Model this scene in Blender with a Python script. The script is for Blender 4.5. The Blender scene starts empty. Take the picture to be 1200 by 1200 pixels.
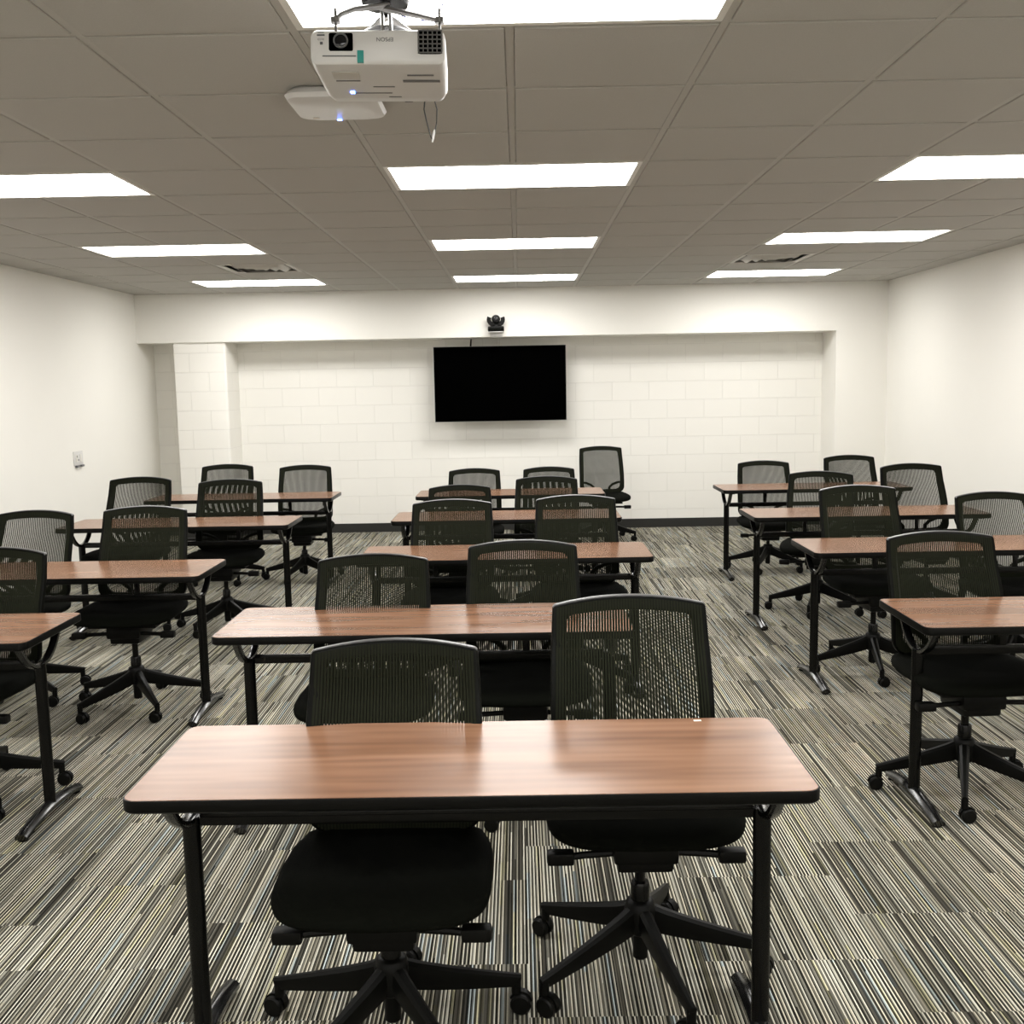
import bpy, bmesh, math, random
from mathutils import Vector, Matrix
random.seed(4)
SC = bpy.context.scene
COL = SC.collection
PI = math.pi

# ------------------------------------------------------------------ helpers
def rad(d): return d * PI / 180.0

class MB:
    """collects verts and faces, then links them as one mesh object"""
    def __init__(self): self.v = []; self.f = []; self.s = []
    def add(self, vs, fs, smooth=False, M=None):
        n = len(self.v)
        for p in vs:
            p = Vector(p)
            self.v.append(M @ p if M is not None else p)
        for f in fs:
            self.f.append([i + n for i in f]); self.s.append(smooth)
    def box(self, c, s, b=0.0, M=None, seg=2):
        bm = bmesh.new()
        bmesh.ops.create_cube(bm, size=1.0)
        for v in bm.verts: v.co = Vector((v.co.x * s[0], v.co.y * s[1], v.co.z * s[2])) + Vector(c)
        if b > 0: bmesh.ops.bevel(bm, geom=list(bm.edges), offset=b, segments=seg, profile=0.6, affect='EDGES')
        self.bm(bm, b > 0, M)
    def bm(self, bm, smooth=False, M=None):
        bm.verts.index_update()
        self.add([v.co.copy() for v in bm.verts], [[v.index for v in f.verts] for f in bm.faces], smooth, M)
        bm.free()
    def ring_loft(self, rings, closed=True, caps=True, smooth=True, M=None):
        n = len(rings[0]); vs = [p for r in rings for p in r]; fs = []
        for i in range(len(rings) - 1):
            for j in range(n if closed else n - 1):
                k = (j + 1) % n
                fs.append([i * n + j, i * n + k, (i + 1) * n + k, (i + 1) * n + j])
        self.add(vs, fs, smooth, M)
        if caps:
            self.add(rings[0], [list(range(n))[::-1]], False, M)
            self.add(rings[-1], [list(range(n))], False, M)
    def lathe(self, prof, n=24, M=None, smooth=True, caps=True):
        rings = [[(r * math.cos(2 * PI * i / n), r * math.sin(2 * PI * i / n), z) for i in range(n)] for r, z in prof]
        self.ring_loft(rings, True, caps, smooth, M)
    def tube(self, pts, r, n=10, M=None, closed=False, flat=1.0, up=None):
        """sweep an ellipse (r, r*flat) along pts; r may be a list"""
        P = [Vector(p) for p in pts]; m = len(P); rings = []
        prevn = None
        for i in range(m):
            if closed: t = P[(i + 1) % m] - P[i - 1]
            else: t = (P[min(i + 1, m - 1)] - P[max(i - 1, 0)])
            t.normalize()
            if up is not None: a = Vector(up)
            elif prevn is None: a = Vector((0, 0, 1)) if abs(t.z) < .9 else Vector((0, 1, 0))
            else: a = prevn
            nn = (a - t * a.dot(t)); nn.normalize(); prevn = nn
            bb = t.cross(nn)
            rr = r[i] if isinstance(r, (list, tuple)) else r
            rings.append([P[i] + nn * rr * flat * math.cos(2 * PI * j / n) + bb * rr * math.sin(2 * PI * j / n) for j in range(n)])
        if closed: rings.append(rings[0])
        self.ring_loft(rings, True, not closed, True, M)
    def sweep(self, pts, prof, M=None, up=(0, 0, 1), smooth=False):
        """sweep a 2D profile [(side,up)] along pts, profile list per point allowed"""
        P = [Vector(p) for p in pts]; rings = []
        for i in range(len(P)):
            t = P[min(i + 1, len(P) - 1)] - P[max(i - 1, 0)]; t.normalize()
            a = Vector(up); a = a - t * a.dot(t); a.normalize(); b = t.cross(a)
            pr = prof[i] if isinstance(prof[0], list) else prof
            rings.append([P[i] + b * s + a * u for s, u in pr])
        self.ring_loft(rings, True, True, smooth, M)
    def build(self, name, mat, parent=None, autosmooth=True):
        me = bpy.data.meshes.new(name)
        me.from_pydata([tuple(v) for v in self.v], [], self.f)
        bm = bmesh.new(); bm.from_mesh(me)
        for i, f in enumerate(bm.faces): f.smooth = self.s[i]
        bmesh.ops.remove_doubles(bm, verts=bm.verts, dist=1e-6)
        bmesh.ops.recalc_face_normals(bm, faces=bm.faces)
        bm.to_mesh(me); bm.free()
        if autosmooth:
            try: me.set_sharp_from_angle(angle=rad(38))
            except Exception: pass
        me.materials.append(mat)
        o = bpy.data.objects.new(name, me); COL.objects.link(o)
        if parent is not None: o.parent = parent
        return o

def thing(name, label, cat, loc=(0, 0, 0), rz=0.0, group=None):
    o = bpy.data.objects.new(name, None); COL.objects.link(o)
    o.empty_display_size = .05
    o.location = loc; o.rotation_euler = (0, 0, rz)
    o['label'] = label; o['category'] = cat
    if group: o['group'] = group
    return o
def tag(o, label, cat, group=None):
    o['label'] = label; o['category'] = cat
    if group: o['group'] = group
    return o
def struct(o, label=None):
    o['kind'] = 'structure'
    if label: o['label'] = label
    return o
def kids(o): return [c for c in bpy.data.objects if c.parent == o]
def copy_tree(o, parent=None):
    c = o.copy(); COL.objects.link(c)
    if parent is not None: c.parent = parent
    for k in KID[o]: copy_tree(k, c)
    return c
KID = {}
def remember(o):
    KID[o] = kids(o)
    for k in KID[o]: remember(k)

# ------------------------------------------------------------------ materials
def new_mat(name):
    m = bpy.data.materials.new(name); m.use_nodes = True
    nt = m.node_tree; b = nt.nodes['Principled BSDF']
    return m, nt, b
def N(nt, t, **kw):
    n = nt.nodes.new(t)
    for k, v in kw.items():
        if k.startswith('i_'): n.inputs[int(k[2:])].default_value = v
        else: setattr(n, k, v)
    return n
def plain(name, col, rough=.5, metal=0.0, noise=0.0, nscale=40, bump=0.0, bscale=200, spec=.5):
    m, nt, b = new_mat(name)
    b.inputs['Roughness'].default_value = rough; b.inputs['Metallic'].default_value = metal
    b.inputs['Specular IOR Level'].default_value = spec
    tc = N(nt, 'ShaderNodeTexCoord')
    n = N(nt, 'ShaderNodeTexNoise'); n.inputs['Scale'].default_value = nscale; n.inputs['Detail'].default_value = 4
    nt.links.new(tc.outputs['Object'], n.inputs['Vector'])
    mix = N(nt, 'ShaderNodeMix', data_type='RGBA')
    k = noise
    mix.inputs[6].default_value = tuple(c * (1 - k) for c in col) + (1,)
    mix.inputs[7].default_value = tuple(min(1, c * (1 + k)) for c in col) + (1,)
    nt.links.new(n.outputs['Fac'], mix.inputs[0]); nt.links.new(mix.outputs[2], b.inputs['Base Color'])
    if bump > 0:
        n2 = N(nt, 'ShaderNodeTexNoise'); n2.inputs['Scale'].default_value = bscale; n2.inputs['Detail'].default_value = 3
        nt.links.new(tc.outputs['Object'], n2.inputs['Vector'])
        bp = N(nt, 'ShaderNodeBump'); bp.inputs['Strength'].default_value = bump; bp.inputs['Distance'].default_value = .002
        nt.links.new(n2.outputs['Fac'], bp.inputs['Height']); nt.links.new(bp.outputs['Normal'], b.inputs['Normal'])
    return m
def emit(name, col, s):
    m, nt, b = new_mat(name)
    b.inputs['Base Color'].default_value = (.8, .8, .8, 1)
    b.inputs['Emission Color'].default_value = col + (1,); b.inputs['Emission Strength'].default_value = s
    return m

M_wall = plain('painted_wall', (.82, .802, .755), .75, noise=.012, nscale=3, bump=.12, bscale=350)
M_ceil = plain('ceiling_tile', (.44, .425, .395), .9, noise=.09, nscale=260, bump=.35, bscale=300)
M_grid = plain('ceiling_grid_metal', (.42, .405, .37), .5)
M_base = plain('baseboard_rubber', (.012, .012, .01), .55)
M_black = plain('black_plastic', (.003, .003, .0025), .42, noise=.1, spec=.12)
M_frame = plain('black_gloss_plastic', (.0018, .0021, .0013), .36, spec=.07)
M_metal = plain('black_powder_coat', (.0022, .0022, .0018), .22, spec=.22)
M_fabric = plain('black_seat_fabric', (.0028, .0032, .0020), .93, noise=.3, nscale=120, bump=.5, bscale=500, spec=.06)
M_mesh = plain('dark_mesh_fabric', (.0115, .0130, .0075), .7, spec=.05)
M_rim = plain('satin_frame_edge', (.05, .05, .05), .30, spec=.8)
M_gloss = plain('gloss_black_metal', (.003, .003, .003), .20, spec=.7)
M_edge = plain('black_edge_band', (.0020, .0020, .0016), .30, spec=.10)
M_white = plain('white_plastic', (.62, .61, .60), .30)
M_silver = plain('silver_metal', (.55, .55, .56), .28, metal=1.0)
M_lens = plain('lens_glass', (.004, .004, .006), .06)
M_bezel = plain('silver_plastic_bezel', (.42, .42, .43), .35)
M_darkmetal = plain('dark_grey_metal', (.16, .155, .15), .38, metal=.7)
M_grey = plain('grey_plastic', (.12, .12, .125), .4)
M_black2 = plain('cable_black', (.008, .008, .008), .5)
M_screen = plain('dark_screen_glass', (.0006, .0006, .0006), .35, spec=.0)
M_light = emit('light_diffuser', (1.0, .985, .955), 9.0)
M_lightframe = plain('white_metal_frame', (.72, .70, .65), .4)
M_vent = plain('vent_metal', (.50, .48, .44), .4)
M_dark = plain('duct_dark', (.02, .02, .018), .8)
M_led = emit('blue_led', (.10, .22, 1.0), 6.0)
M_teal = plain('teal_sticker', (.03, .30, .27), .5)
M_ink = plain('grey_ink', (.10, .10, .11), .5)
M_sticker = plain('white_sticker', (.85, .80, .70), .5)

def mat_wood():
    m, nt, b = new_mat('walnut_laminate')
    tc = N(nt, 'ShaderNodeTexCoord')
    oi = N(nt, 'ShaderNodeObjectInfo')
    mul = N(nt, 'ShaderNodeMath', operation='MULTIPLY', i_1=3.0); nt.links.new(oi.outputs['Random'], mul.inputs[0])
    cmb = N(nt, 'ShaderNodeCombineXYZ'); nt.links.new(mul.outputs[0], cmb.inputs[0]); nt.links.new(mul.outputs[0], cmb.inputs[1])
    add = N(nt, 'ShaderNodeVectorMath', operation='ADD')
    nt.links.new(tc.outputs['Object'], add.inputs[0]); nt.links.new(cmb.outputs[0], add.inputs[1])
    def noise(sx, sy, det, dist=0):
        mp = N(nt, 'ShaderNodeMapping'); mp.inputs['Scale'].default_value = (sx, sy, 1)
        nt.links.new(add.outputs[0], mp.inputs['Vector'])
        n = N(nt, 'ShaderNodeTexNoise'); n.inputs['Scale'].default_value = 1; n.inputs['Detail'].default_value = det
        n.inputs['Distortion'].default_value = dist
        nt.links.new(mp.outputs[0], n.inputs['Vector']); return n
    n1 = noise(1.3, 12, 1, .4); n2 = noise(4, 42, 0)
    a = N(nt, 'ShaderNodeMath', operation='MULTIPLY_ADD', i_1=.30); nt.links.new(n2.outputs['Fac'], a.inputs[0])
    c = N(nt, 'ShaderNodeMath', operation='MULTIPLY', i_1=.70); nt.links.new(n1.outputs['Fac'], c.inputs[0]); nt.links.new(c.outputs[0], a.inputs[2])
    r = N(nt, 'ShaderNodeValToRGB'); nt.links.new(a.outputs[0], r.inputs[0])
    e = r.color_ramp.elements; e[0].position = .28; e[0].color = (.150, .072, .040, 1); e[1].position = .72; e[1].color = (.300, .162, .096, 1)
    x = r.color_ramp.elements.new(.5); x.color = (.225, .115, .065, 1)
    nt.links.new(r.outputs[0], b.inputs['Base Color'])
    b.inputs['Roughness'].default_value = .25
    b.inputs['Specular IOR Level'].default_value = .62
    return m
M_wood = mat_wood()

def mat_carpet():
    m, nt, b = new_mat('striped_carpet_tiles')
    tc = N(nt, 'ShaderNodeTexCoord'); sep = N(nt, 'ShaderNodeSeparateXYZ'); nt.links.new(tc.outputs['Object'], sep.inputs[0])
    L = nt.links.new
    def math_(op, a, bb=None, c=None):
        n = N(nt, 'ShaderNodeMath', operation=op)
        for i, q in enumerate((a, bb, c)):
            if q is None: continue
            if isinstance(q, (int, float)): n.inputs[i].default_value = q
            else: L(q, n.inputs[i])
        return n.outputs[0]
    X, Y = sep.outputs[0], sep.outputs[1]
    ix = math_('FLOOR', math_('DIVIDE', X, .5))
    st = math_('MULTIPLY', math_('FRACT', math_('MULTIPLY', ix, .5)), 1.0)
    iy = math_('FLOOR', math_('ADD', math_('DIVIDE', Y, .5), st))
    cmb = N(nt, 'ShaderNodeCombineXYZ'); L(ix, cmb.inputs[0]); L(iy, cmb.inputs[1])
    wn = N(nt, 'ShaderNodeTexWhiteNoise', noise_dimensions='2D'); L(cmb.outputs[0], wn.inputs['Vector'])
    tile = wn.outputs['Value']; tsep = N(nt, 'ShaderNodeSeparateColor'); L(wn.outputs['Color'], tsep.inputs[0])
    xs = math_('ADD', math_('DIVIDE', X, .0037), math_('FLOOR', math_('MULTIPLY', tile, 3.0)))
    def yarn(xi, seed, ylen):
        yy = math_('FLOOR', math_('ADD', math_('DIVIDE', Y, ylen), math_('MULTIPLY', math_('FRACT', math_('MULTIPLY', xi, .754877)), 7.0)))
        c = N(nt, 'ShaderNodeCombineXYZ'); L(math_('ADD', xi, seed), c.inputs[0]); L(math_('MULTIPLY', tile, 91.7), c.inputs[1]); L(yy, c.inputs[2])
        w = N(nt, 'ShaderNodeTexWhiteNoise', noise_dimensions='3D'); L(c.outputs[0], w.inputs['Vector']); return w
    xi = math_('FLOOR', xs)
    w1 = yarn(xi, 3.0, 1.6)
    m3 = math_('FLOORED_MODULO', xi, 3.0)
    def ramp(cols):
        r = N(nt, 'ShaderNodeValToRGB'); r.color_ramp.interpolation = 'CONSTANT'; L(w1.outputs['Value'], r.inputs[0])
        e = r.color_ramp.elements
        e[0].position = cols[0][0]; e[0].color = cols[0][1] + (1,); e[1].position = cols[1][0]; e[1].color = cols[1][1] + (1,)
        for p, c in cols[2:]:
            x = e.new(p); x.color = c + (1,)
        return r
    rA = ramp([(0, (.66, .635, .54)), (.55, (.45, .435, .36)), (.75, (.24, .23, .19)), (.90, (.07, .066, .055))])
    rB = ramp([(0, (.010, .0095, .007)), (.55, (.030, .028, .022)), (.85, (.11, .105, .085))])
    rC = ramp([(0, (.022, .021, .016)), (.30, (.075, .071, .057)), (.60, (.155, .149, .122)), (.88, (.36, .35, .29))])
    mA = N(nt, 'ShaderNodeMix', data_type='RGBA'); L(math_('LESS_THAN', m3, .5), mA.inputs[0]); L(rA.outputs[0], mA.inputs[7])
    mB = N(nt, 'ShaderNodeMix', data_type='RGBA'); L(math_('LESS_THAN', m3, 1.5), mB.inputs[0]); L(rB.outputs[0], mB.inputs[7]); L(rC.outputs[0], mB.inputs[6])
    L(mB.outputs[2], mA.inputs[6])
    class R1: outputs = [mA.outputs[2]]
    r1 = R1
    # wider tonal bands
    mp = N(nt, 'ShaderNodeMapping'); mp.inputs['Scale'].default_value = (14, 2.2, 1); 
    ad = N(nt, 'ShaderNodeVectorMath', operation='ADD'); L(tc.outputs['Object'], ad.inputs[0]); L(wn.outputs['Color'], ad.inputs[1]); L(ad.outputs[0], mp.inputs[0])
    nb = N(nt, 'ShaderNodeTexNoise'); nb.inputs['Scale'].default_value = 1; nb.inputs['Detail'].default_value = 2; L(mp.outputs[0], nb.inputs['Vector'])
    val = math_('MULTIPLY_ADD', nb.outputs['Fac'], .9, .60)
    tv = math_('MULTIPLY_ADD', tsep.outputs[1], .30, .68)
    # speckle of pile
    sp = N(nt, 'ShaderNodeTexNoise'); sp.inputs['Scale'].default_value = 420; sp.inputs['Detail'].default_value = 1; L(tc.outputs['Object'], sp.inputs['Vector'])
    sv = math_('MULTIPLY_ADD', sp.outputs['Fac'], .9, .55)
    k = math_('MULTIPLY', math_('MULTIPLY', val, tv), sv)
    hv = N(nt, 'ShaderNodeVectorMath', operation='SCALE'); L(r1.outputs[0], hv.inputs[0]); L(k, hv.inputs[3])
    # colour accent bands (blue / olive)
    w2 = yarn(math_('FLOOR', math_('DIVIDE', X, .011)), 51.0, .30)
    s2 = N(nt, 'ShaderNodeSeparateColor'); L(w2.outputs['Color'], s2.inputs[0])
    r2 = N(nt, 'ShaderNodeValToRGB'); r2.color_ramp.interpolation = 'CONSTANT'; L(s2.outputs[0], r2.inputs[0])
    e2 = r2.color_ramp.elements; e2[0].color = (1.0, .97, .92, 1); e2[1].position = .95; e2[1].color = (.80, .93, 1.10, 1)
    x = e2.new(.88); x.color = (1.04, 1.02, .82, 1); x = e2.new(.40); x.color = (1.0, 1.0, 1.0, 1)
    mx = N(nt, 'ShaderNodeVectorMath', operation='MULTIPLY'); L(hv.outputs[0], mx.inputs[0]); L(r2.outputs[0], mx.inputs[1])
    L(mx.outputs[0], b.inputs['Base Color'])
    b.inputs['Roughness'].default_value = .95; b.inputs['Specular IOR Level'].default_value = .1
    bp = N(nt, 'ShaderNodeBump'); bp.inputs['Strength'].default_value = .35; bp.inputs['Distance'].default_value = .002
    L(math_('ADD', sp.outputs['Fac'], w1.outputs['Value']), bp.inputs['Height']); L(bp.outputs[0], b.inputs['Normal'])
    return m
M_carpet = mat_carpet()

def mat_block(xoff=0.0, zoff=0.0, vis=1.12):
    """painted concrete block: running bond, mortar joints as bump, with their shade painted in"""
    m, nt, b = new_mat('painted_block_wall')
    L = nt.links.new
    tc = N(nt, 'ShaderNodeTexCoord'); sep = N(nt, 'ShaderNodeSeparateXYZ'); L(tc.outputs['Object'], sep.inputs[0])
    a = N(nt, 'ShaderNodeMath', operation='ADD'); L(sep.outputs[0], a.inputs[0]); L(sep.outputs[1], a.inputs[1])
    a2 = N(nt, 'ShaderNodeMath', operation='ADD', i_1=xoff); L(a.outputs[0], a2.inputs[0])
    z2 = N(nt, 'ShaderNodeMath', operation='ADD', i_1=zoff); L(sep.outputs[2], z2.inputs[0])
    c = N(nt, 'ShaderNodeCombineXYZ'); L(a2.outputs[0], c.inputs[0]); L(z2.outputs[0], c.inputs[1])
    br = N(nt, 'ShaderNodeTexBrick'); L(c.outputs[0], br.inputs['Vector'])
    br.inputs['Scale'].default_value = 1; br.inputs['Brick Width'].default_value = .4064; br.inputs['Row Height'].default_value = .2032
    br.inputs['Mortar Size'].default_value = .0026; br.inputs['Mortar Smooth'].default_value = .6; br.offset = .5
    br.inputs['Color1'].default_value = (.83, .812, .765, 1); br.inputs['Color2'].default_value = (.815, .797, .75, 1)
    br.inputs['Mortar'].default_value = (.83 * vis * .8, .812 * vis * .8, .765 * vis * .8, 1)  # joint colour darkened to paint in the shade of the grooves
    L(br.outputs['Color'], b.inputs['Base Color']); b.inputs['Roughness'].default_value = .6
    inv = N(nt, 'ShaderNodeMath', operation='SUBTRACT', i_0=1.0); L(br.outputs['Fac'], inv.inputs[1])
    n = N(nt, 'ShaderNodeTexNoise'); n.inputs['Scale'].default_value = 120; L(tc.outputs['Object'], n.inputs['Vector'])
    s = N(nt, 'ShaderNodeMath', operation='MULTIPLY_ADD', i_1=.12); L(n.outputs['Fac'], s.inputs[0]); L(inv.outputs[0], s.inputs[2])
    bp = N(nt, 'ShaderNodeBump'); bp.inputs['Strength'].default_value = .6; bp.inputs['Distance'].default_value = .004
    L(s.outputs[0], bp.inputs['Height']); L(bp.outputs[0], b.inputs['Normal'])
    return m
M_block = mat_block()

# ------------------------------------------------------------------ room dimensions (metres, camera above the origin)
T = .6096
GX, GY = -.008, 3.069                 # ceiling grid origin
CZ = 2.628                            # ceiling height
XL, XR = -4.02, 3.888
YB, YR = 11.055, 11.56                # soffit plane, recessed block wall
YF = -2.6                             # wall behind the camera
SZ = 2.122                            # underside of the soffit
XJ = 3.35                             # right jamb of the recess

def simple(name, boxes, mat, label=None, **kw):
    m = MB()
    for c0, c1 in boxes:
        m.box([(c0[i] + c1[i]) / 2 for i in range(3)], [abs(c1[i] - c0[i]) for i in range(3)])
    return struct(m.build(name, mat), label)
simple('floor', [((XL - .1, YF - .1, -.08), (XR + .1, YR + .1, 0))], M_carpet, 'striped grey and cream carpet tile floor')
simple('wall_left', [((XL - .1, YF, 0), (XL, YR, CZ + .1))], M_wall)
simple('wall_right', [((XR, YF, 0), (XR + .1, YR, CZ + .1))], M_wall)
simple('wall_front', [((XL - .1, YF - .1, 0), (XR + .1, YF, CZ + .1))], M_wall)
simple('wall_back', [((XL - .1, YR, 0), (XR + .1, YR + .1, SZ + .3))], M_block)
# soffit box and right jamb share one plane
simple('trim_1', [((XL, YB, SZ), (XJ, YR, CZ + .02)), ((XJ, YB, 0), (XR, YR, CZ + .02))], M_wall)
# block pillar with bull-nosed corner
PX0, PX1, PY = -3.645, -3.095, YB + .03
mb = MB()
pl = []
def arc(cx, cy, r, a0, a1, n=6): return [(cx + r * math.cos(rad(a0 + (a1 - a0) * i / n)), cy + r * math.sin(rad(a0 + (a1 - a0) * i / n))) for i in range(n + 1)]
pl = arc(PX0 + .004, PY + .004, .004, 180, 270) + arc(PX1 - .025, PY + .025, .025, 270, 360) + [(PX1, YR), (PX0, YR)]
mb.ring_loft([[(x, y, z) for x, y in pl] for z in (0, SZ)], True, True, True)
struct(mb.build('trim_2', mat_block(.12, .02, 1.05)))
# baseboards
simple('baseboard_back', [((PX1, YR - .008, 0), (XJ, YR, .10)), ((XL, YR - .008, 0), (PX0, YR, .10)), ((PX0 - .008, PY - .008, 0), (PX1 + .008, PY, .10)), ((PX1, PY - .008, 0), (PX1 + .008, YR, .10)), ((XJ, YB - .008, 0), (XR, YB, .10)), ((XJ - .008, YB - .008, 0), (XJ, YR, .10))], M_base)
simple('baseboard_left', [((XL, YF, 0), (XL + .008, YR, .10))], M_base)
simple('baseboard_right', [((XR - .008, YF, 0), (XR, YB, .10))], M_base)

# ceiling: tile plane with a hanging grid
def gx(i): return GX + i * T
def gy(j): return GY + j * T
lights = []
for j in (-9, -5, -1, 3, 7, 11):
    for i in (-5, -1, 3): lights.append((i, j))
vents = [(3, 9), (-4, 9)]
skip = set()
for i, j in lights: skip.add((i, j)); skip.add((i + 1, j))
for v in vents: skip.add(v)
mb = MB(); TW = .013; DROP = .007
for i in range(-7, 7):
    for j in range(-10, 14):
        if (i, j) in skip: continue
        x0, x1 = max(gx(i), XL), min(gx(i + 1), XR); y0, y1 = max(gy(j), YF), min(gy(j + 1), YB)
        if x1 - x0 < .03 or y1 - y0 < .03: continue
        g = .0145
        a, b_, c, d = x0 + g, x1 - g, y0 + g, y1 - g
        z0 = CZ - .004; z1 = CZ + .012
        vs = [(a + .003, c + .003, z0), (b_ - .003, c + .003, z0), (b_ - .003, d - .003, z0), (a + .003, d - .003, z0),
              (a, c, z0 + .003), (b_, c, z0 + .003), (b_, d, z0 + .003), (a, d, z0 + .003), (a, c, z1), (b_, c, z1), (b_, d, z1), (a, d, z1)]
        mb.add(vs, [[3, 2, 1, 0], [0, 1, 5, 4], [1, 2, 6, 5], [2, 3, 7, 6], [3, 0, 4, 7], [4, 5, 9, 8], [5, 6, 10, 9], [6, 7, 11, 10], [7, 4, 8, 11]])
mb.box(((XL + XR) / 2, (YF + YB) / 2, CZ + .13), (XR - XL + .2, YB - YF + .2, .05))
struct(mb.build('ceiling', M_ceil))
mb = MB()
def bar(x0, y0, x1, y1, dz=0.0): mb.box(((x0 + x1) / 2, (y0 + y1) / 2, CZ + .006 + dz), (abs(x1 - x0), abs(y1 - y0), .012))
for i in range(-6, 7):
    # main runners; the ones crossing light fixtures are interrupted
    segs = []; y = YF
    for j in sorted(set(jj for (ii, jj) in lights if ii == i - 1)):
        if gy(j) > y: segs.append((y, gy(j)))
        y = gy(j + 1)
    segs.append((y, YB))
    for a, b_ in segs: bar(gx(i) - .0125, a, gx(i) + .0125, b_)
for j in range(-9, 14):
    bar(XL, gy(j) - .0125, XR, gy(j) + .0125, .0009)
bar(XL, YF, XL + .018, YB, -.0004); bar(XR - .018, YF, XR, YB, -.0004); bar(XL + .018, YB - .018, XR - .018, YB, -.0004)
struct(mb.build('ceiling_grid', M_grid))

# ------------------------------------------------------------------ ceiling lights
def make_light():
    r = thing('ceiling_light', 'x', 'ceiling light')
    w, d = 2 * T - .026, T - .026
    m = MB(); f = .022
    for c, s in (((0, -d / 2 + f / 2, 0), (w, f, .014)), ((0, d / 2 - f / 2, 0), (w, f, .014)), ((-w / 2 + f / 2, 0, 0), (f, d - 2 * f, .014)), ((w / 2 - f / 2, 0, 0), (f, d - 2 * f, .014))):
        m.box(c, s)
    m.box((0, 0, .05), (w, d, .06))
    m.build('frame', M_lightframe, r)
    m = MB(); m.box((0, 0, .003), (w - 2 * f - .0005, d - 2 * f - .0005, .012))
    df = m.build('diffuser', M_lightframe, r)
    df.data.materials.append(M_light)
    for p_ in df.data.polygons:
        if p_.normal.z < -.9: p_.material_index = 1
    remember(r); return r
LL = {(-1, -1): 'large bright ceiling light panel directly behind the hanging projector, cut by top of picture',
      (-1, 3): 'bright middle ceiling light panel just beyond the projector and its dangling cable',
      (-1, 7): 'middle ceiling light panel, second from the television wall',
      (-1, 11): 'middle ceiling light panel nearest the television wall',
      (-5, 3): 'large ceiling light panel cut by the left picture edge',
      (-5, 7): 'left ceiling light panel in front of the left air vent',
      (-5, 11): 'left ceiling light panel behind the left air vent, beside the television wall',
      (3, 3): 'large ceiling light panel cut by the right picture edge',
      (3, 7): 'right ceiling light panel in front of the right air vent',
      (3, 11): 'right ceiling light panel behind the right air vent, beside the television wall'}
p = make_light(); first = True
for i, j in lights:
    o = p if first else copy_tree(p); first = False
    o.location = (gx(i + 1), gy(j) + T / 2, CZ + .003)
    o['label'] = LL.get((i, j), 'ceiling light panel behind the viewer' + (', left row' if i == -5 else ', middle row' if i == -1 else ', right row') + (' near' if j == -5 else ' far' if j == -9 else ' beside the camera'))
    o['group'] = 'ceiling light panels'

# air vents
def make_vent():
    r = thing('air_vent', 'x', 'air vent')
    m = MB(); s = T / 2 - .013
    def sq(h, z): return [(-h, -h, z), (h, -h, z), (h, h, z), (-h, h, z)]
    m.ring_loft([sq(s, .012), sq(s, -.004), sq(s - .03, -.004), sq(s - .035, .002)], True, False, False)
    m.build('frame', M_vent, r)
    for k, (h0, h1) in enumerate(((.232, .165), (.165, .10), (.10, .035))):
        m = MB(); m.ring_loft([sq(h0 - .020, .014), sq(h1 + .010, -.014), sq(h1 + .000, -.018), sq(h1 + .000, -.015), sq(h1 + .010, -.011), sq(h0 - .020, .017), sq(h0 - .020, .014)], True, False, False)
        m.build('louver', M_vent, r)
    m = MB(); m.box((0, 0, .07), (2 * s, 2 * s, .03)); m.build('duct_opening', M_dark, r)
    remember(r); return r
p = make_vent()
for k, (i, j) in enumerate(vents):
    o = p if k == 0 else copy_tree(p)
    o.location = (gx(i) + T / 2, gy(j) + T / 2, CZ)
    o['label'] = ('square louvered air vent in ceiling on the right side', 'square louvered air vent in ceiling on the left side')[k]
    o['group'] = 'ceiling air vents'

# ------------------------------------------------------------------ office chair
ZT, ZB = .97, .480
def hw(z):      # half width of backrest at height z
    t = (z - ZB) / (ZT - ZB)
    if t > .18: return .237 - .015 * (t - .18) / .82
    return .237 - .006 * (.18 - t) / .18
def back_y(x, z):
    t = (z - ZB) / (ZT - ZB)
    return .150 + .115 * t - .022 * math.sin(PI * max(0, min(1, t / .75))) + .030 * (1 - (x / .24) ** 2)
def loop(inset, rt, rb, na=6, ns=12):
    zt = ZT - inset; zb = ZB + inset
    ht = hw(ZT) - inset; hb = hw(ZB) - inset
    out = []
    C = [((ht - rt, zt - rt), rt, 0), ((-ht + rt, zt - rt), rt, 90), ((-hb + rb, zb + rb), rb, 180), ((hb - rb, zb + rb), rb, 270)]
    arcs = [[(c[0] + r * math.cos(rad(a + 90 * k / na)), c[1] + r * math.sin(rad(a + 90 * k / na))) for k in range(na + 1)] for c, r, a in C]
    for q in range(4):
        out += arcs[q]
        a = arcs[q][-1]; b_ = arcs[(q + 1) % 4][0]
        out += [(a[0] + (b_[0] - a[0]) * k / ns, a[1] + (b_[1] - a[1]) * k / ns) for k in range(1, ns)]
    res = []
    for x, z in out:
        t = (z - ZB) / (ZT - ZB)
        z2 = z - .021 * (x / .22) ** 2 * max(0, t) ** 2 + (.012 * (x / .23) ** 2 * (1 - t) if t < .5 else 0)
        bul = .010 * math.sin(PI * max(0, min(1, t)))
        res.append((x * (1 + bul / .23 * .6), z2))
    return res
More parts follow.
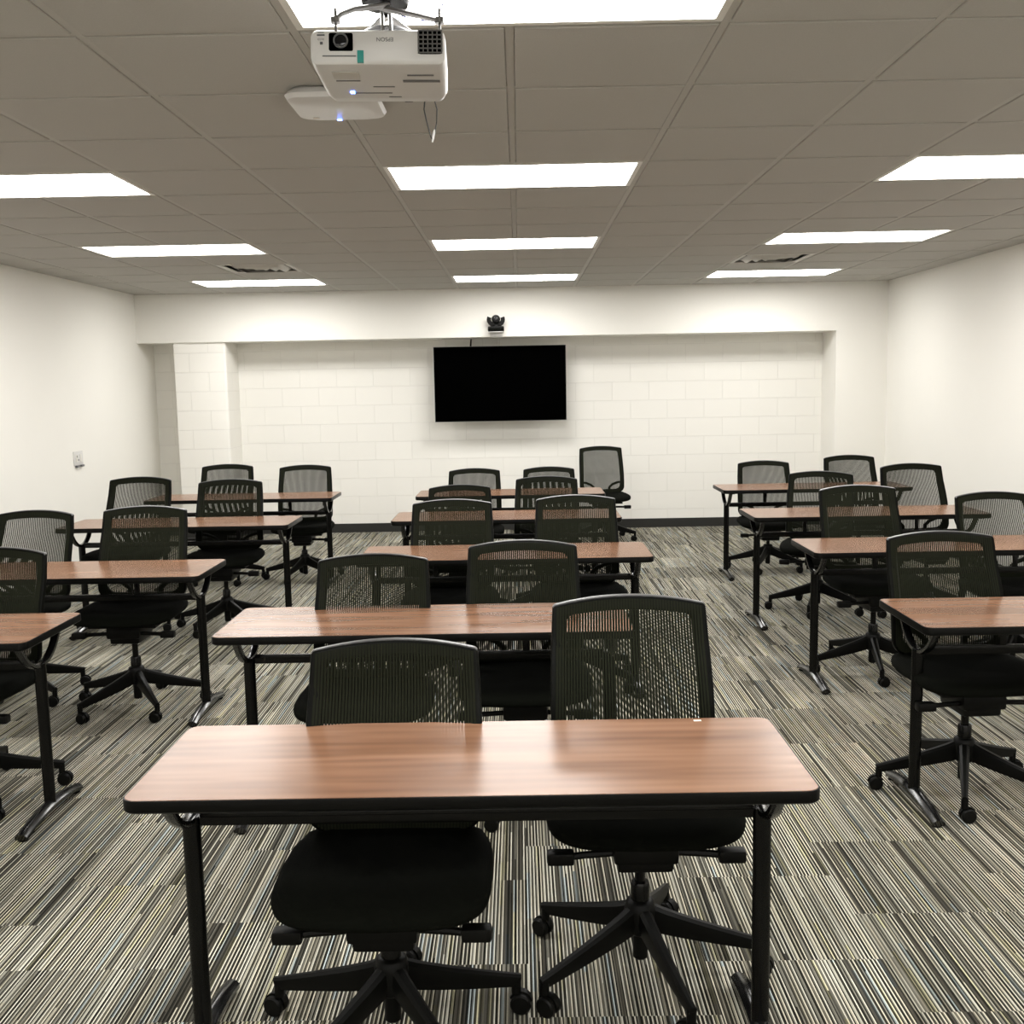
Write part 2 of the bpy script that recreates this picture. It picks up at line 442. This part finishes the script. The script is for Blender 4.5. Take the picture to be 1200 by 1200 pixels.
def make_chair(small=False):
    r = thing('office_chair', 'x', 'chair')
    # five-star base (its own Empty-free mesh, casters under it)
    base = MB(); R = .325; casters = []
    base.lathe([(.030, .120), (.042, .130), (.044, .190), (.038, .212), (.030, .218)], 20)
    base.lathe([(.016, .045), (.021, .050), (.021, .13)], 14)
    for k in range(5):
        a = rad(90 + 72 * k); M = Matrix.Rotation(a, 4, 'Z')
        pts = []; prof = []
        n = 9
        for i in range(n):
            t = i / (n - 1); x = .02 + (R + .012 - .02) * t
            z = .200 - .105 * t ** .85
            w = .034 - .017 * t; h = .066 - .040 * t
            pts.append((x, 0, z)); prof.append([(-w * .55, .0), (-w * .25, .008 * (1 - .3 * t)), (w * .25, .008 * (1 - .3 * t)), (w * .55, .0), (w * .62, -h * .55), (w * .42, -h), (-w * .42, -h), (-w * .62, -h * .55)])
        base.sweep(pts, prof, M, smooth=False)
        base.lathe([(.013, .052), (.013, .088)], 10, Matrix.Translation(Vector((R * math.cos(a), R * math.sin(a), 0))))
    bo = base.build('star_base', M_black, r)
    for k in range(5):
        a = rad(90 + 72 * k)
        c = MB(); wr = .027; n = 20
        for s in (-1, 1):
            MW = Matrix.Translation(Vector((-.012, s * .0135, wr))) @ Matrix.Rotation(PI / 2, 4, 'X')
            c.lathe([(.010, -.010), (wr - .004, -.0095), (wr, -.005), (wr, .005), (wr - .004, .0095), (.010, .010)], n, MW)
        hood = [[(-.012 + (wr + .004) * math.cos(rad(t)), y, wr + (wr + .004) * math.sin(rad(t))) for t in range(20, 175, 15)] for y in (-.006, .006)]
        inner = [[(-.012 + (wr - .006) * math.cos(rad(t)), y, wr + (wr - .006) * math.sin(rad(t))) for t in range(20, 175, 15)] for y in (-.006, .006)]
        ringA = hood[0] + inner[0][::-1]; ringB = hood[1] + inner[1][::-1]
        c.ring_loft([ringA, ringB], True, True, False)
        c.lathe([(.008, .045), (.008, .062)], 10)
        co = c.build('caster', M_black, bo)
        co.location = (R * math.cos(a), R * math.sin(a), 0)
        co.rotation_euler = (0, 0, a * 1.7 + 1.1 * k)
    # gas column
    m = MB(); m.lathe([(.026, .205), (.026, .262), (.023, .268)], 18); m.lathe([(.015, .235), (.015, .385)], 14)
    m.build('gas_column', M_metal, r)
    # tilt mechanism
    m = MB(); m.box((0, -.02, .378), (.170, .27, .060), .014); m.box((0, -.035, .340), (.150, .20, .045), .014)
    m.box((0, -.01, .412), (.34, .30, .014), .004)
    m.build('tilt_mechanism', M_black, r)
    for s in (-1, 1):
        m = MB(); m.tube([(s * .06, -.12, .372), (s * .16, -.13, .370), (s * .20, -.135, .368)], .010, 8)
        m.box((s * .222, -.137, .368), (.072, .040, .034), .009)
        m.build('lever', M_black, r)
    # seat cushion : superellipse plan, waterfall front
    m = MB()
    def plan(sx, sy0, sy1, n=44, e=4.6):
        out = []
        for i in range(n):
            a = 2 * PI * i / n; c, s = math.cos(a), math.sin(a)
            x = sx * abs(c) ** (2 / e) * (1 if c >= 0 else -1)
            sy = sy1 if s >= 0 else sy0
            y = sy * abs(s) ** (2 / e) * (1 if s >= 0 else -1)
            x *= 1 - .07 * max(0, y / sy1) ** 2
            out.append((x, y - .02))
        return out
    layers = [(.0, .464), (.55, .484), (.82, .486), (.93, .481), (.985, .472), (1.0, .460), (.99, .447), (.95, .436), (.8, .426), (0.0, .416)]
    rings = []
    for k, z in layers:
        ring = []
        for x, y in plan(.260 * max(k, .001), .225 * max(k, .001), .240 * max(k, .001)):
            fr = max(0, -(y + .06) / .2)
            zz = z - .022 * fr ** 2 * (1 if z > .44 else .5) + .010 * (x / .25) ** 2 + (.008 if y > .15 else 0)
            if k == 0.0 and z > .43: zz = .470
            ring.append((x, y, zz))
        rings.append(ring)
    m.ring_loft(rings, True, False, True)
    m.build('seat', M_fabric, r, autosmooth=False)
    # backrest frame
    O = loop(0, .010, .060); I = loop(.042, .020, .045); n = len(O); d = .012
    rings = []
    for i in range(n):
        o, q = Vector(O[i]), Vector(I[i]); ring = []
        for t, f in ((0, -.35), (.04, -.8), (.14, -1), (.86, -1), (.97, -.7), (1, -.3), (1, .6), (.9, 1), (.1, 1), (0, .7)):
            p2 = o.lerp(q, t); ring.append((p2.x, back_y(p2.x, p2.y) + f * d, p2.y))
        rings.append(ring)
    rings.append(rings[0])
    m = MB(); m.ring_loft(rings, True, False, True)
    fo = m.build('backrest_frame', M_frame, r)
    # satin upper edge of the frame
    m = MB(); rings = []
    top = [p for p in O if p[1] > ZT - .034 and abs(p[0]) < .2215]
    top.sort()
    for x, z in top:
        yy = back_y(x, z)
        rings.append([(x, yy + q * .0105, z + w_) for q, w_ in ((-1.0, -.0015), (-.8, .0012), (0, .0022), (.8, .0012), (1.0, -.0015))])
    m.ring_loft(rings, True, True, True)
    m.build('top_edge', M_rim, fo)
    # mesh: ribbons running up the back
    m = MB(); K = 52
    Lm = loop(.0085, .010, .055)
    def bound(u, top):
        # intersect the vertical fan line u with the loop
        best = None
        for i in range(len(Lm)):
            (x0, z0), (x1, z1) = Lm[i], Lm[(i + 1) % len(Lm)]
            a = x0 - u * hw(z0); b_ = x1 - u * hw(z1)
            if (a <= 0 <= b_) or (b_ <= 0 <= a):
                t = a / (a - b_) if a != b_ else 0
                z = z0 + (z1 - z0) * t
                if best is None or (z > best if top else z < best): best = z
        return best
    wr = .62 * .93 * 2 * .225 / K / 2 * 1.24
    for k in range(K):
        u = -.945 + 1.89 * (k + .5) / K
        z1, z0 = bound(u, True), bound(u, False)
        if z1 is None or z0 is None: continue
        vs = []; fs = []; nn = 12
        for i in range(nn + 1):
            z = z0 + (z1 - z0) * i / nn; x = u * hw(z)
            for s in (-1, 1): vs.append((x + s * wr, back_y(x, z) - d - .0012, z))
        for i in range(nn): fs.append([2 * i, 2 * i + 1, 2 * i + 3, 2 * i + 2])
        m.add(vs, fs, True)
    m.build('backrest_mesh', M_mesh, r)
    # rear support: two arms curving out to the frame sides, two posts down to the mechanism
    m = MB()
    for s in (-1, 1):
        pts = [(s * .212, 0, .600), (s * .165, 0, .592), (s * .115, 0, .572), (s * .085, 0, .545), (s * .075, 0, .505), (s * .072, 0, .470)]
        P = [(x, back_y(x, z) + .016, z) for x, _, z in pts]
        P += [(s * .070, .19, .43), (s * .068, .15, .395), (s * .055, .08, .380)]
        m.tube(P, [.010, .0125, .013, .013, .014, .014, .014, .014, .012], 8)
    m.box((0, .178, .478), (.20, .022, .028), .006)
    m.build('back_support', M_black, r)
    remember(r); return r

# name, hub x, hub y, facing (deg about z), height offset, base spin (deg), label
CH = [
 ('T1L', -.342, 2.43, 0, -.018, 0, 'black mesh chair behind the nearest table, the left one with low back'),
 ('T1R', .310, 2.70, 0, .036, -20, 'large black mesh chair behind the nearest table, the right one with taller back'),
 ('T2L', -.598, 3.86, 0, -.017, 30, 'left of the two mesh chairs behind the second middle table'),
 ('T2R', .005, 3.93, 0, .018, 10, 'right of the two mesh chairs behind the second middle table'),
 ('T3L', -.383, 5.51, 0, .019, 50, 'left of the two mesh chairs behind the third middle table'),
 ('T3R', .309, 5.51, 0, .031, 15, 'right of the two mesh chairs behind the third middle table'),
 ('T4L', -.422, 7.17, 3, -.059, 0, 'left of the two mesh chairs behind the fourth middle table'),
 ('T4R', .178, 7.22, -3, -.012, 40, 'right of the two mesh chairs behind the fourth middle table'),
 ('T5L', -.397, 8.77, 0, -.071, 20, 'left of the two mesh chairs behind the farthest middle table'),
 ('T5R', .253, 8.77, 0, -.068, 0, 'right of the two mesh chairs behind the farthest middle table'),
 ('L1', -2.230, 4.02, -6, .012, 6, 'mesh chair at the nearest left table, cut by the left picture edge'),
 ('L2L', -2.715, 5.42, -6, .008, 20, 'left mesh chair behind the second left table, cut by the picture edge'),
 ('L2R', -2.000, 5.21, 0, .045, 0, 'right mesh chair behind the second left table, near its end'),
 ('L3L', -2.700, 7.02, -4, .051, 30, 'left of the two mesh chairs behind the third left table, before a bare wall'),
 ('L3R', -2.023, 6.97, 2, .028, 12, 'right of the two mesh chairs behind the third left table'),
 ('L4L', -2.541, 8.72, 0, .008, 0, 'left mesh chair at the farthest left table, before the block pillar'),
 ('L4R', -1.850, 8.74, 4, -.012, 18, 'right mesh chair at the farthest left table, seen full below its top'),
 ('R1', 1.730, 3.95, 3, .022, 14, 'mesh chair at the nearest right table, nearest of the right chairs'),
 ('R2L', 1.950, 5.66, 4, .044, 26, 'left mesh chair behind the second right table'),
 ('R2R', 2.725, 5.66, 4, -.009, 0, 'mesh chair at the right picture edge behind the second right table'),
 ('R3L', 2.090, 7.22, -18, -.010, 10, 'left mesh chair behind the third right table, turned slightly aside'),
 ('R3R', 2.773, 7.02, 6, .050, 33, 'right mesh chair behind the third right table, close to the right wall'),
 ('R4L', 2.130, 8.86, -3, -.055, 8, 'left mesh chair behind the farthest right table, seen below its top'),
 ('R4R', 2.889, 8.80, 3, -.015, 0, 'right mesh chair behind the farthest right table, in the far corner'),
 ('lone', .868, 10.68, 3, -.013, 34, 'lone mesh chair standing against the block wall right of the television'),
]
proto = make_chair()
for k, (nm, x, y, rz, dz, spin, lab) in enumerate(CH):
    c = proto if k == 0 else copy_tree(proto)
    c.location = (x, y, 0); c.rotation_euler = (0, 0, rad(rz))
    c['label'] = lab; c['group'] = 'black mesh office chairs'
    for o in (kids(c)):
        b = o.name.split('.')[0]
        if b == 'star_base': o.rotation_euler = (0, 0, rad(spin - rz))
        elif b == 'gas_column': o.location.z = min(0, dz) if dz < 0 else 0
        elif b in ('seat', 'tilt_mechanism', 'lever', 'back_support', 'backrest_frame', 'backrest_mesh'): o.location.z = dz

# ------------------------------------------------------------------ training table
TWD, TDP, TH = 1.524, .505, .745
def make_table():
    r = thing('training_table', 'x', 'table')
    def plan(e=0.0, rr=.035):
        w, d = TWD / 2 - e, TDP / 2 - e; rr = max(rr - e, .004)
        return arc(w - rr, -d + rr, rr, 270, 360) + arc(w - rr, d - rr, rr, 0, 90) + arc(-w + rr, d - rr, rr, 90, 180) + arc(-w + rr, -d + rr, rr, 180, 270)
    m = MB(); m.ring_loft([[(x, y, z) for x, y in plan(e)] for e, z in ((.004, TH - .008), (.004, TH))], True, True, False)
    top = m.build('tabletop', M_wood, r)
    m = MB()
    m.ring_loft([[(x, y, z) for x, y in plan(e)] for e, z in ((.030, TH - .0300), (.004, TH - .0300), (.0, TH - .026), (.0, TH - .004), (.0015, TH - .0008), (.0045, TH - .0008))], True, False, True)
    m.ring_loft([[(x, y, z) for x, y in plan(.006)] for z in (TH - .030, TH - .009)], True, True, False)
    m.build('edge_band', M_edge, top)
    for s in (-1, 1):
        X = s * (TWD / 2 - .072)
        m = MB()
        sec = [(.0225 * math.cos(2 * PI * i / 16) , .018 * math.sin(2 * PI * i / 16)) for i in range(16)]
        def ring(z): return [(X + a, b_, z) for a, b_ in sec]
        m.ring_loft([ring(.040), ring(.604)], True, True, True)
        leg = m.build('leg', M_metal, r)
        m = MB()      # wishbone bracket in the fore-aft plane
        pts = [(X, -.175, TH - .032), (X, -.150, .685), (X, -.115, .640), (X, -.050, .600), (X, .050, .600), (X, .115, .640), (X, .150, .685), (X, .175, TH - .032)]
        P = []
        for i in range(len(pts) - 1):
            for q in range(4):
                P.append(Vector(pts[i]).lerp(Vector(pts[i + 1]), q / 4))
        P.append(Vector(pts[-1]))
        for _ in range(3): P = [P[0]] + [(P[i - 1] + P[i] * 2 + P[i + 1]) / 4 for i in range(1, len(P) - 1)] + [P[-1]]
        m.sweep(P, [(-.014, -.007), (-.006, -.010), (.006, -.010), (.014, -.007), (.014, .005), (.007, .009), (-.007, .009), (-.014, .005)], up=(0, 0, 1), smooth=True)
        for yy in (-.2, .2): m.box((X, yy * .92, TH - .034), (.05, .06, .006), .002)
        m.build('bracket', M_gloss, leg)
        m = MB()      # arched foot
        P = []; prof = []
        for i in range(17):
            t = i / 16 * 2 - 1; w = .026 - .003 * abs(t)
            P.append((X, t * .245, .050 - .030 * t * t)); h = .020 - .004 * abs(t)
            prof.append([(-w, -h * .7), (-w, .0), (-w * .55, h * .55), (0, h * .8), (w * .55, h * .55), (w, .0), (w, -h * .7), (0, -h * .9)])
        m.sweep(P, prof, smooth=True)
        ft = m.build('foot', M_gloss, leg)
        for yy in (-.225, .225):
            g = MB(); g.lathe([(.015, .0), (.017, .002), (.017, .007), (.008, .009), (.006, .022)], 14, Matrix.Translation(Vector((X, yy, 0))))
            g.build('glide', M_black, leg)
    m = MB(); m.box((0, 0, .598), (TWD - .19, .020, .034), .004); m.box((0, -.0105, .602), (TWD - .19, .004, .004))
    m.build('crossbar', M_metal, r)
    for s in (-1, 1):
        m = MB(); m.box((s * .372, 0, .660), (.026, .014, .110), .003); m.box((s * .372, 0, TH - .034), (.05, .12, .006), .002)
        m.build('hanger', M_metal, r)
    remember(r); return r
TB = [
 ('T1', -.120, 2.395, 0, 'nearest table in the middle column, with wide walnut top'),
 ('T2', -.360, 3.870, 0, 'second table of the middle column, between first and second pairs of chairs'),
 ('T3', -.087, 5.440, 0, 'third table of the middle column, its right leg standing beside the open aisle'),
 ('T4', -.095, 6.990, 0, 'fourth table of the middle column'),
 ('T5', -.080, 8.490, 0, 'farthest table of the middle column, below the television'),
 ('L1', -2.530, 3.835, 0, 'nearest left table, cut by the left picture edge'),
 ('L2', -2.302, 5.100, 0, 'second left table, its right end beside the aisle'),
 ('L3', -2.275, 6.900, 0, 'third left table, before the bare left wall'),
 ('L4', -2.280, 8.520, 0, 'farthest left table, before the block pillar'),
 ('R1', 2.185, 3.840, 0, 'nearest right table, cut by the right picture edge'),
 ('R2', 2.255, 5.460, 0, 'second right table, its left end beside the aisle'),
 ('R3', 2.265, 6.860, 0, 'third right table from the viewer, its left end beside the aisle'),
 ('R4', 2.400, 8.560, 0, 'farthest right table, before the plain right wall corner'),
]
proto = make_table()
for k, (nm, x, y, rz, lab) in enumerate(TB):
    c = proto if k == 0 else copy_tree(proto)
    c.location = (x, y, 0); c.rotation_euler = (0, 0, rad(rz))
    c['label'] = lab; c['group'] = 'walnut topped training tables'
m = MB(); m.box((.452, 2.622, TH + .0006), (.020, .010, .0008))
tag(m.build('sticker', M_sticker), 'tiny white sticker on the far right of the nearest tabletop', 'sticker')

# ------------------------------------------------------------------ television
tv = thing('television', 'wide black flat television hung on the white block wall', 'television', (-.196, 11.30, 1.632))
m = MB(); W2, H2 = .716, .405
m.box((0, .022, 0), (2 * W2, .035, 2 * H2), .004); m.box((0, .055, -.02), (1.0, .05, .55), .015)
m.build('housing', M_bezel, tv)
m = MB(); m.box((0, .003, 0), (2 * W2 - .008, .006, 2 * H2 - .008), .002); m.build('screen', M_screen, tv)
m = MB(); m.box((0, .12, 0), (.30, .10, .22), .01); m.box((0, .21, 0), (.10, .12, .10)); m.build('mount_arm', M_black, tv)
m = MB(); m.tube([(-.51, YR - .02, SZ + .01), (-.512, 11.45, 2.06), (-.515, 11.40, 2.00), (-.52, 11.385, 1.9)], .009, 8)
tag(m.build('cable', M_black2), 'short black cable from soffit down behind the television', 'cable')
m = MB(); m.tube([(-.205, YR - .010, SZ), (-.205, YR - .010, 1.70)], .011, 10)
tag(m.build('conduit', M_wall), 'thin painted conduit on the wall just above the television', 'conduit')

# video camera on bracket on the soffit
vc = thing('video_camera', 'small black swivelling video camera mounted on soffit above the television', 'camera', (-.222, 10.955, 2.170))
m = MB(); m.box((0, 0, .028), (.168, .13, .052), .012); m.box((0, -.066, .030), (.10, .006, .02), .002)
m.build('base', M_frame, vc)
m = MB(); m.lathe([(.045, .052), (.042, .068), (.03, .072)], 20)
P = [(.073 * math.cos(rad(a)), 0, .125 + .060 * math.sin(rad(a))) for a in range(155, 386, 12)]
m.sweep(P, [(-.022, -.007), (.022, -.007), (.022, .007), (-.022, .007)], up=(0, 1, 0)); m.build('yoke', M_black, vc)
m = MB()
m.lathe([(.0, .055), (.034, .053), (.044, .03), (.046, 0), (.042, -.028), (.030, -.045), (.0, -.05)], 22, Matrix.Translation(Vector((0, 0, .128))) @ Matrix.Rotation(PI / 2, 4, 'X'), caps=False)
hd = m.build('head', M_black, vc)
m = MB(); m.lathe([(.022, .0), (.022, .012), (.018, .013), (.017, .006), (.0, .008)], 18, Matrix.Translation(Vector((0, -.050, .128))) @ Matrix.Rotation(PI / 2, 4, 'X'), caps=False)
m.build('lens', M_lens, hd)
m = MB(); m.box((0, 0, -.004), (.15, .15, .006), .002); m.box((0, .06, -.03), (.13, .05, .05), .002); m.build('shelf_bracket', M_white, vc)

# wall plate on the left wall
wp = thing('wall_plate', 'small white switch plate on the bare left wall', 'wall plate', (XL, 9.40, 1.028))
m = MB(); m.box((.004, 0, 0), (.008, .19, .13), .003); m.build('plate', M_white, wp)
m = MB(); m.box((.010, -.045, 0), (.008, .034, .068), .002); m.box((.010, .045, 0), (.008, .034, .068), .002); m.build('rocker_switch', M_lightframe, wp)
m = MB(); m.box((.0145, -.045, .018), (.002, .012, .020)); m.box((.0145, -.020, -.014), (.012, .010, .008)); m.build('indicator', M_ink, wp)
for s in (-1, 1):
    m = MB(); m.box((.016, s * .045, -.070), (.026, .055, .018), .003); m.build('plug', M_grey, wp)

# ------------------------------------------------------------------ wireless access point
ap = thing('wireless_access_point', 'flat white wireless access point on ceiling behind the projector', 'access point', (-.610, 3.730, CZ - .004))
m = MB(); rings = []
for s, z in ((.135, 0), (.150, -.012), (.158, -.026), (.150, -.040), (.125, -.048)):
    rings.append([(x, y, z) for x, y in arc(s - .05, -s + .05, .05, 270, 360) + arc(s - .05, s - .05, .05, 0, 90) + arc(-s + .05, s - .05, .05, 90, 180) + arc(-s + .05, -s + .05, .05, 180, 270)])
m.ring_loft(rings, True, True, True); m.build('housing', M_white, ap)
m = MB(); m.box((-.012, .120, -.049), (.016, .010, .004), .001); m.build('indicator_light', M_led, ap)
m = MB(); m.box((-.090, .09, -.0485), (.022, .008, .002), .0005); m.build('logo_mark', M_sticker, ap)

# ------------------------------------------------------------------ projector (hangs upside down, lens towards the viewer)
pj = thing('projector', 'white projector hanging upside down from the ceiling mount, lens facing the viewer', 'projector', (-.300, 2.515, 2.360))
pj.rotation_euler = (rad(-4.5), rad(.8), rad(1))
PW, PD, PH = .298, .235, .080
m = MB(); rings = []
def rrect(w, h, r, cx=0, cz=0, n=7):
    return [(cx + x, cz + z) for x, z in arc(w - r, -h + r, r, 270, 360, n) + arc(w - r, h - r, r, 0, 90, n) + arc(-w + r, h - r, r, 90, 180, n) + arc(-w + r, -h + r, r, 180, 270, n)]
for y, w, z0, z1, r_ in ((-PD / 2, PW / 2 - .006, -.030, .036, .014), (-PD / 2 + .004, PW / 2 - .001, -.035, .039, .016), (-PD / 2 + .03, PW / 2, -.039, .040, .018), (PD / 2 - .04, PW / 2 - .004, -.040, .040, .018), (PD / 2 - .012, PW / 2 - .012, -.040, .038, .018), (PD / 2, PW / 2 - .030, -.034, .030, .015)):
    rings.append([(x, y, z) for x, z in rrect(w, (z1 - z0) / 2, r_, 0, (z0 + z1) / 2)])
m.ring_loft(rings, True, True, True)
body = m.build('housing', M_white, pj)
yf = -PD / 2
m = MB(); m.ring_loft([[(x, y, z) for x, z in rrect(.0265, .0195, .004, -.081, .012)] for y in (yf - .0015, yf + .01)], True, True, False)
lr = m.build('lens_recess', M_screen, pj)
m = MB(); Ml = Matrix.Translation(Vector((-.081, yf - .002, .014))) @ Matrix.Rotation(PI / 2, 4, 'X')
m.lathe([(.0165, .0), (.0165, .0035), (.0135, .0035), (.0130, .0010), (.0165, .0)], 26, Ml, caps=False)
m.build('lens_ring', M_grey, lr)
m = MB(); m.lathe([(.0130, .0010), (.010, .0022), (.005, .0028), (.0, .0030)], 26, Ml, caps=False)
m.build('lens', M_lens, lr)
# exhaust grille
m = MB(); m.ring_loft([[(x, y, z) for x, z in rrect(.0275, .0265, .007, .116, .012)] for y in (yf - .001, yf + .01)], True, True, False)
gr = m.build('exhaust_grille', M_screen, pj)
m = MB()
for k in range(6): m.box((.0905 + .0102 * k, yf - .0025, .012), (.0026, .004, .051))
for k in range(6): m.box((.116, yf - .0022, -.012 + .0096 * k), (.054, .004, .0022))
m.build('grille_bars', M_darkmetal, gr)
def text(name, s, size, loc, rot, mat, parent, ext=.0002):
    cu = bpy.data.curves.new(name, 'FONT'); cu.body = s; cu.size = size; cu.extrude = ext; cu.align_x = 'CENTER'; cu.align_y = 'CENTER'
    tmp = bpy.data.objects.new(name + '_tmp', cu); COL.objects.link(tmp)
    dg = bpy.context.evaluated_depsgraph_get(); dg.update()
    me = bpy.data.meshes.new_from_object(tmp.evaluated_get(dg)); bpy.data.objects.remove(tmp)
    me.materials.clear(); me.materials.append(mat)
    o = bpy.data.objects.new(name, me); COL.objects.link(o); o.parent = parent; o.location = loc; o.rotation_euler = rot
    return o
text('brand_lettering', 'EPSON', .0125, (.016, yf - .0006, .018), (PI / 2, PI, 0), M_ink, pj)
text('model_lettering', '3LCD', .0060, (-.125, yf - .0006, .018), (PI / 2, PI, 0), M_ink, pj)
m = MB(); m.box((-.125, yf - .0004, .0270), (.017, .001, .0032)); m.box((-.125, yf - .0004, .0325), (.014, .001, .0012)); m.box((-.124, yf - .0004, .0095), (.006, .001, .006)); m.build('front_marking', M_ink, pj)
m = MB(); m.box((-.038, yf + .001, -.020), (.014, .010, .026), .001); m.build('teal_sticker', M_teal, pj)
m = MB(); m.box((-.085, yf - .0005, -.0185), (.074, .002, .0022)); m.build('slider_slot', M_grey, pj)
m = MB(); zb = -.0405
m.box((-.078, yf + .055, zb), (.060, .040, .0016), .0005); m.build('slider_panel', M_vent, pj)
for c, q in (((.09, yf + .09, zb), (.085, .012, .001)), ((.09, yf + .055, zb), (.060, .006, .001)), ((-.078, yf + .088, zb), (.055, .003, .001)), ((.0, yf + .125, zb), (.05, .003, .001)), ((-.03, yf + .165, zb), (.09, .003, .001)), ((.02, yf + .19, zb), (.03, .003, .001))):
    m = MB(); m.box(c, q); m.build('underside_marking', M_grey, pj)
m = MB(); m.box((-.078, yf + .160, zb - .0005), (.010, .012, .002), .0004); m.build('indicator_light', M_led, pj)
for x, y in ((-.118, -.075), (.0, .07)):
    m = MB(); m.lathe([(.014, .038), (.016, .044), (.010, .048)], 14, Matrix.Translation(Vector((x, y, 0)))); m.build('foot', M_black, pj)
# mount
mt = thing('projector_mount', 'dark metal spider mount and pole holding the projector', 'projector mount', (-.290, 2.50, 2.435))
m = MB(); m.tube([(0, 0, .090), (0, 0, CZ - 2.435 - .002)], .019, 16); m.lathe([(.07, .180), (.075, .186), (.075, .192)], 24); m.build('pole', M_darkmetal, mt)
m = MB(); m.lathe([(.030, .050), (.052, .056), (.056, .070), (.046, .080), (.030, .088), (.026, .10)], 28); m.build('swivel_head', M_black, mt)
m = MB(); m.tube([(.050 * math.cos(rad(a)), .02 + .050 * math.sin(rad(a)), .0) for a in range(0, 360, 15)], .006, 8, closed=True, up=(0, 0, 1)); m.build('ring', M_grey, mt)
for x in (-.006, .012):
    m = MB(); m.tube([(x, -.02, .052), (x + .002, -.030, .02), (x + .004, -.038, -.024)], .0045, 8); m.build('bolt', M_silver, mt)
for pts in ([(.012, -.040, .044), (-.015, -.055, .036), (-.060, -.085, .022), (-.088, -.100, .006), (-.098, -.105, -.008)], [(-.005, -.035, .040), (.040, -.055, .024), (.085, -.080, .006), (.130, -.095, -.010)], [(0, .02, .042), (-.05, .06, .014), (-.10, .09, -.012)], [(0, .02, .042), (.05, .06, .014), (.10, .09, -.012)]):
    m = MB(); m.tube(pts, [.012, .012, .011, .010, .010][:len(pts)], 10, flat=.55)
    e = pts[-1]; m.lathe([(.011, .006), (.011, -.006)], 14, Matrix.Translation(Vector(e))); m.lathe([(.003, .026), (.003, -.022)], 8, Matrix.Translation(Vector(e)))
    m.build('arm', M_darkmetal, mt)
# cables
m = MB()
P = [(-.215, 2.640, 2.330), (-.220, 2.650, 2.30), (-.213, 2.652, 2.265), (-.205, 2.652, 2.235), (-.201, 2.652, 2.226), (-.197, 2.652, 2.236), (-.190, 2.652, 2.270), (-.188, 2.650, 2.30), (-.196, 2.640, 2.330)]
m.tube(P, .0018, 6); m.box((-.256, 2.642, 2.322), (.02, .016, .010), .002)
o = tag(m.build('cable', M_black2), 'thin black cable loop hanging below the rear of the projector', 'cable')
m = MB(); m.tube([(-.2020, 2.652, 2.222), (-.1985, 2.652, 2.238), (-.195, 2.652, 2.252)], [.0022, .0035, .002], 8); m.build('white_tip', M_white, o)
m = MB(); P = [(-.255, 2.50, 2.470), (-.22, 2.51, 2.462), (-.19, 2.51, 2.462), (-.165, 2.51, 2.480), (-.150, 2.51, 2.520), (-.150, 2.51, 2.570), (-.16, 2.52, CZ)]
m.tube(P, .0016, 6); tag(m.build('cable', plain('blue_cable', (.05, .05, .22), .5)), 'thin blue cable curling from projector mount up to the ceiling', 'cable')

# ------------------------------------------------------------------ camera and output
cam = bpy.data.cameras.new('camera'); co = bpy.data.objects.new('camera', cam); COL.objects.link(co)
F, pitch, yaw, roll = 1215.0, .1228, -.0083, -.0185
cam.sensor_fit = 'HORIZONTAL'; cam.sensor_width = 36.0; cam.lens = 36.0 * F / 1200.0; cam.clip_start = .05; cam.clip_end = 60
cy, sy, cp, sp = math.cos(yaw), math.sin(yaw), math.cos(pitch), math.sin(pitch)
f = Vector((sy * cp, cy * cp, -sp)); rt = Vector((cy, -sy, 0)); up = rt.cross(f)
rt2 = rt * math.cos(roll) + up * math.sin(roll); up2 = rt2.cross(f)
co.matrix_world = Matrix(((rt2.x, up2.x, -f.x, 0), (rt2.y, up2.y, -f.y, 0), (rt2.z, up2.z, -f.z, 1.626), (0, 0, 0, 1)))
SC.camera = co
w = bpy.data.worlds.new('world'); SC.world = w; w.use_nodes = True
w.node_tree.nodes['Background'].inputs[0].default_value = (.02, .02, .02, 1); w.node_tree.nodes['Background'].inputs[1].default_value = 1.0
vs = SC.view_settings
SC.display_settings.display_device = 'sRGB'
vs.view_transform = 'Standard'; vs.look = 'None'; vs.gamma = 1.0; vs.exposure = 1.15; vs.use_curve_mapping = False
SC.cycles.max_bounces = 10; SC.cycles.diffuse_bounces = 6; SC.cycles.glossy_bounces = 4; SC.cycles.transparent_max_bounces = 8
SC.cycles.sample_clamp_indirect = 3.0
SC.cycles.use_light_tree = False
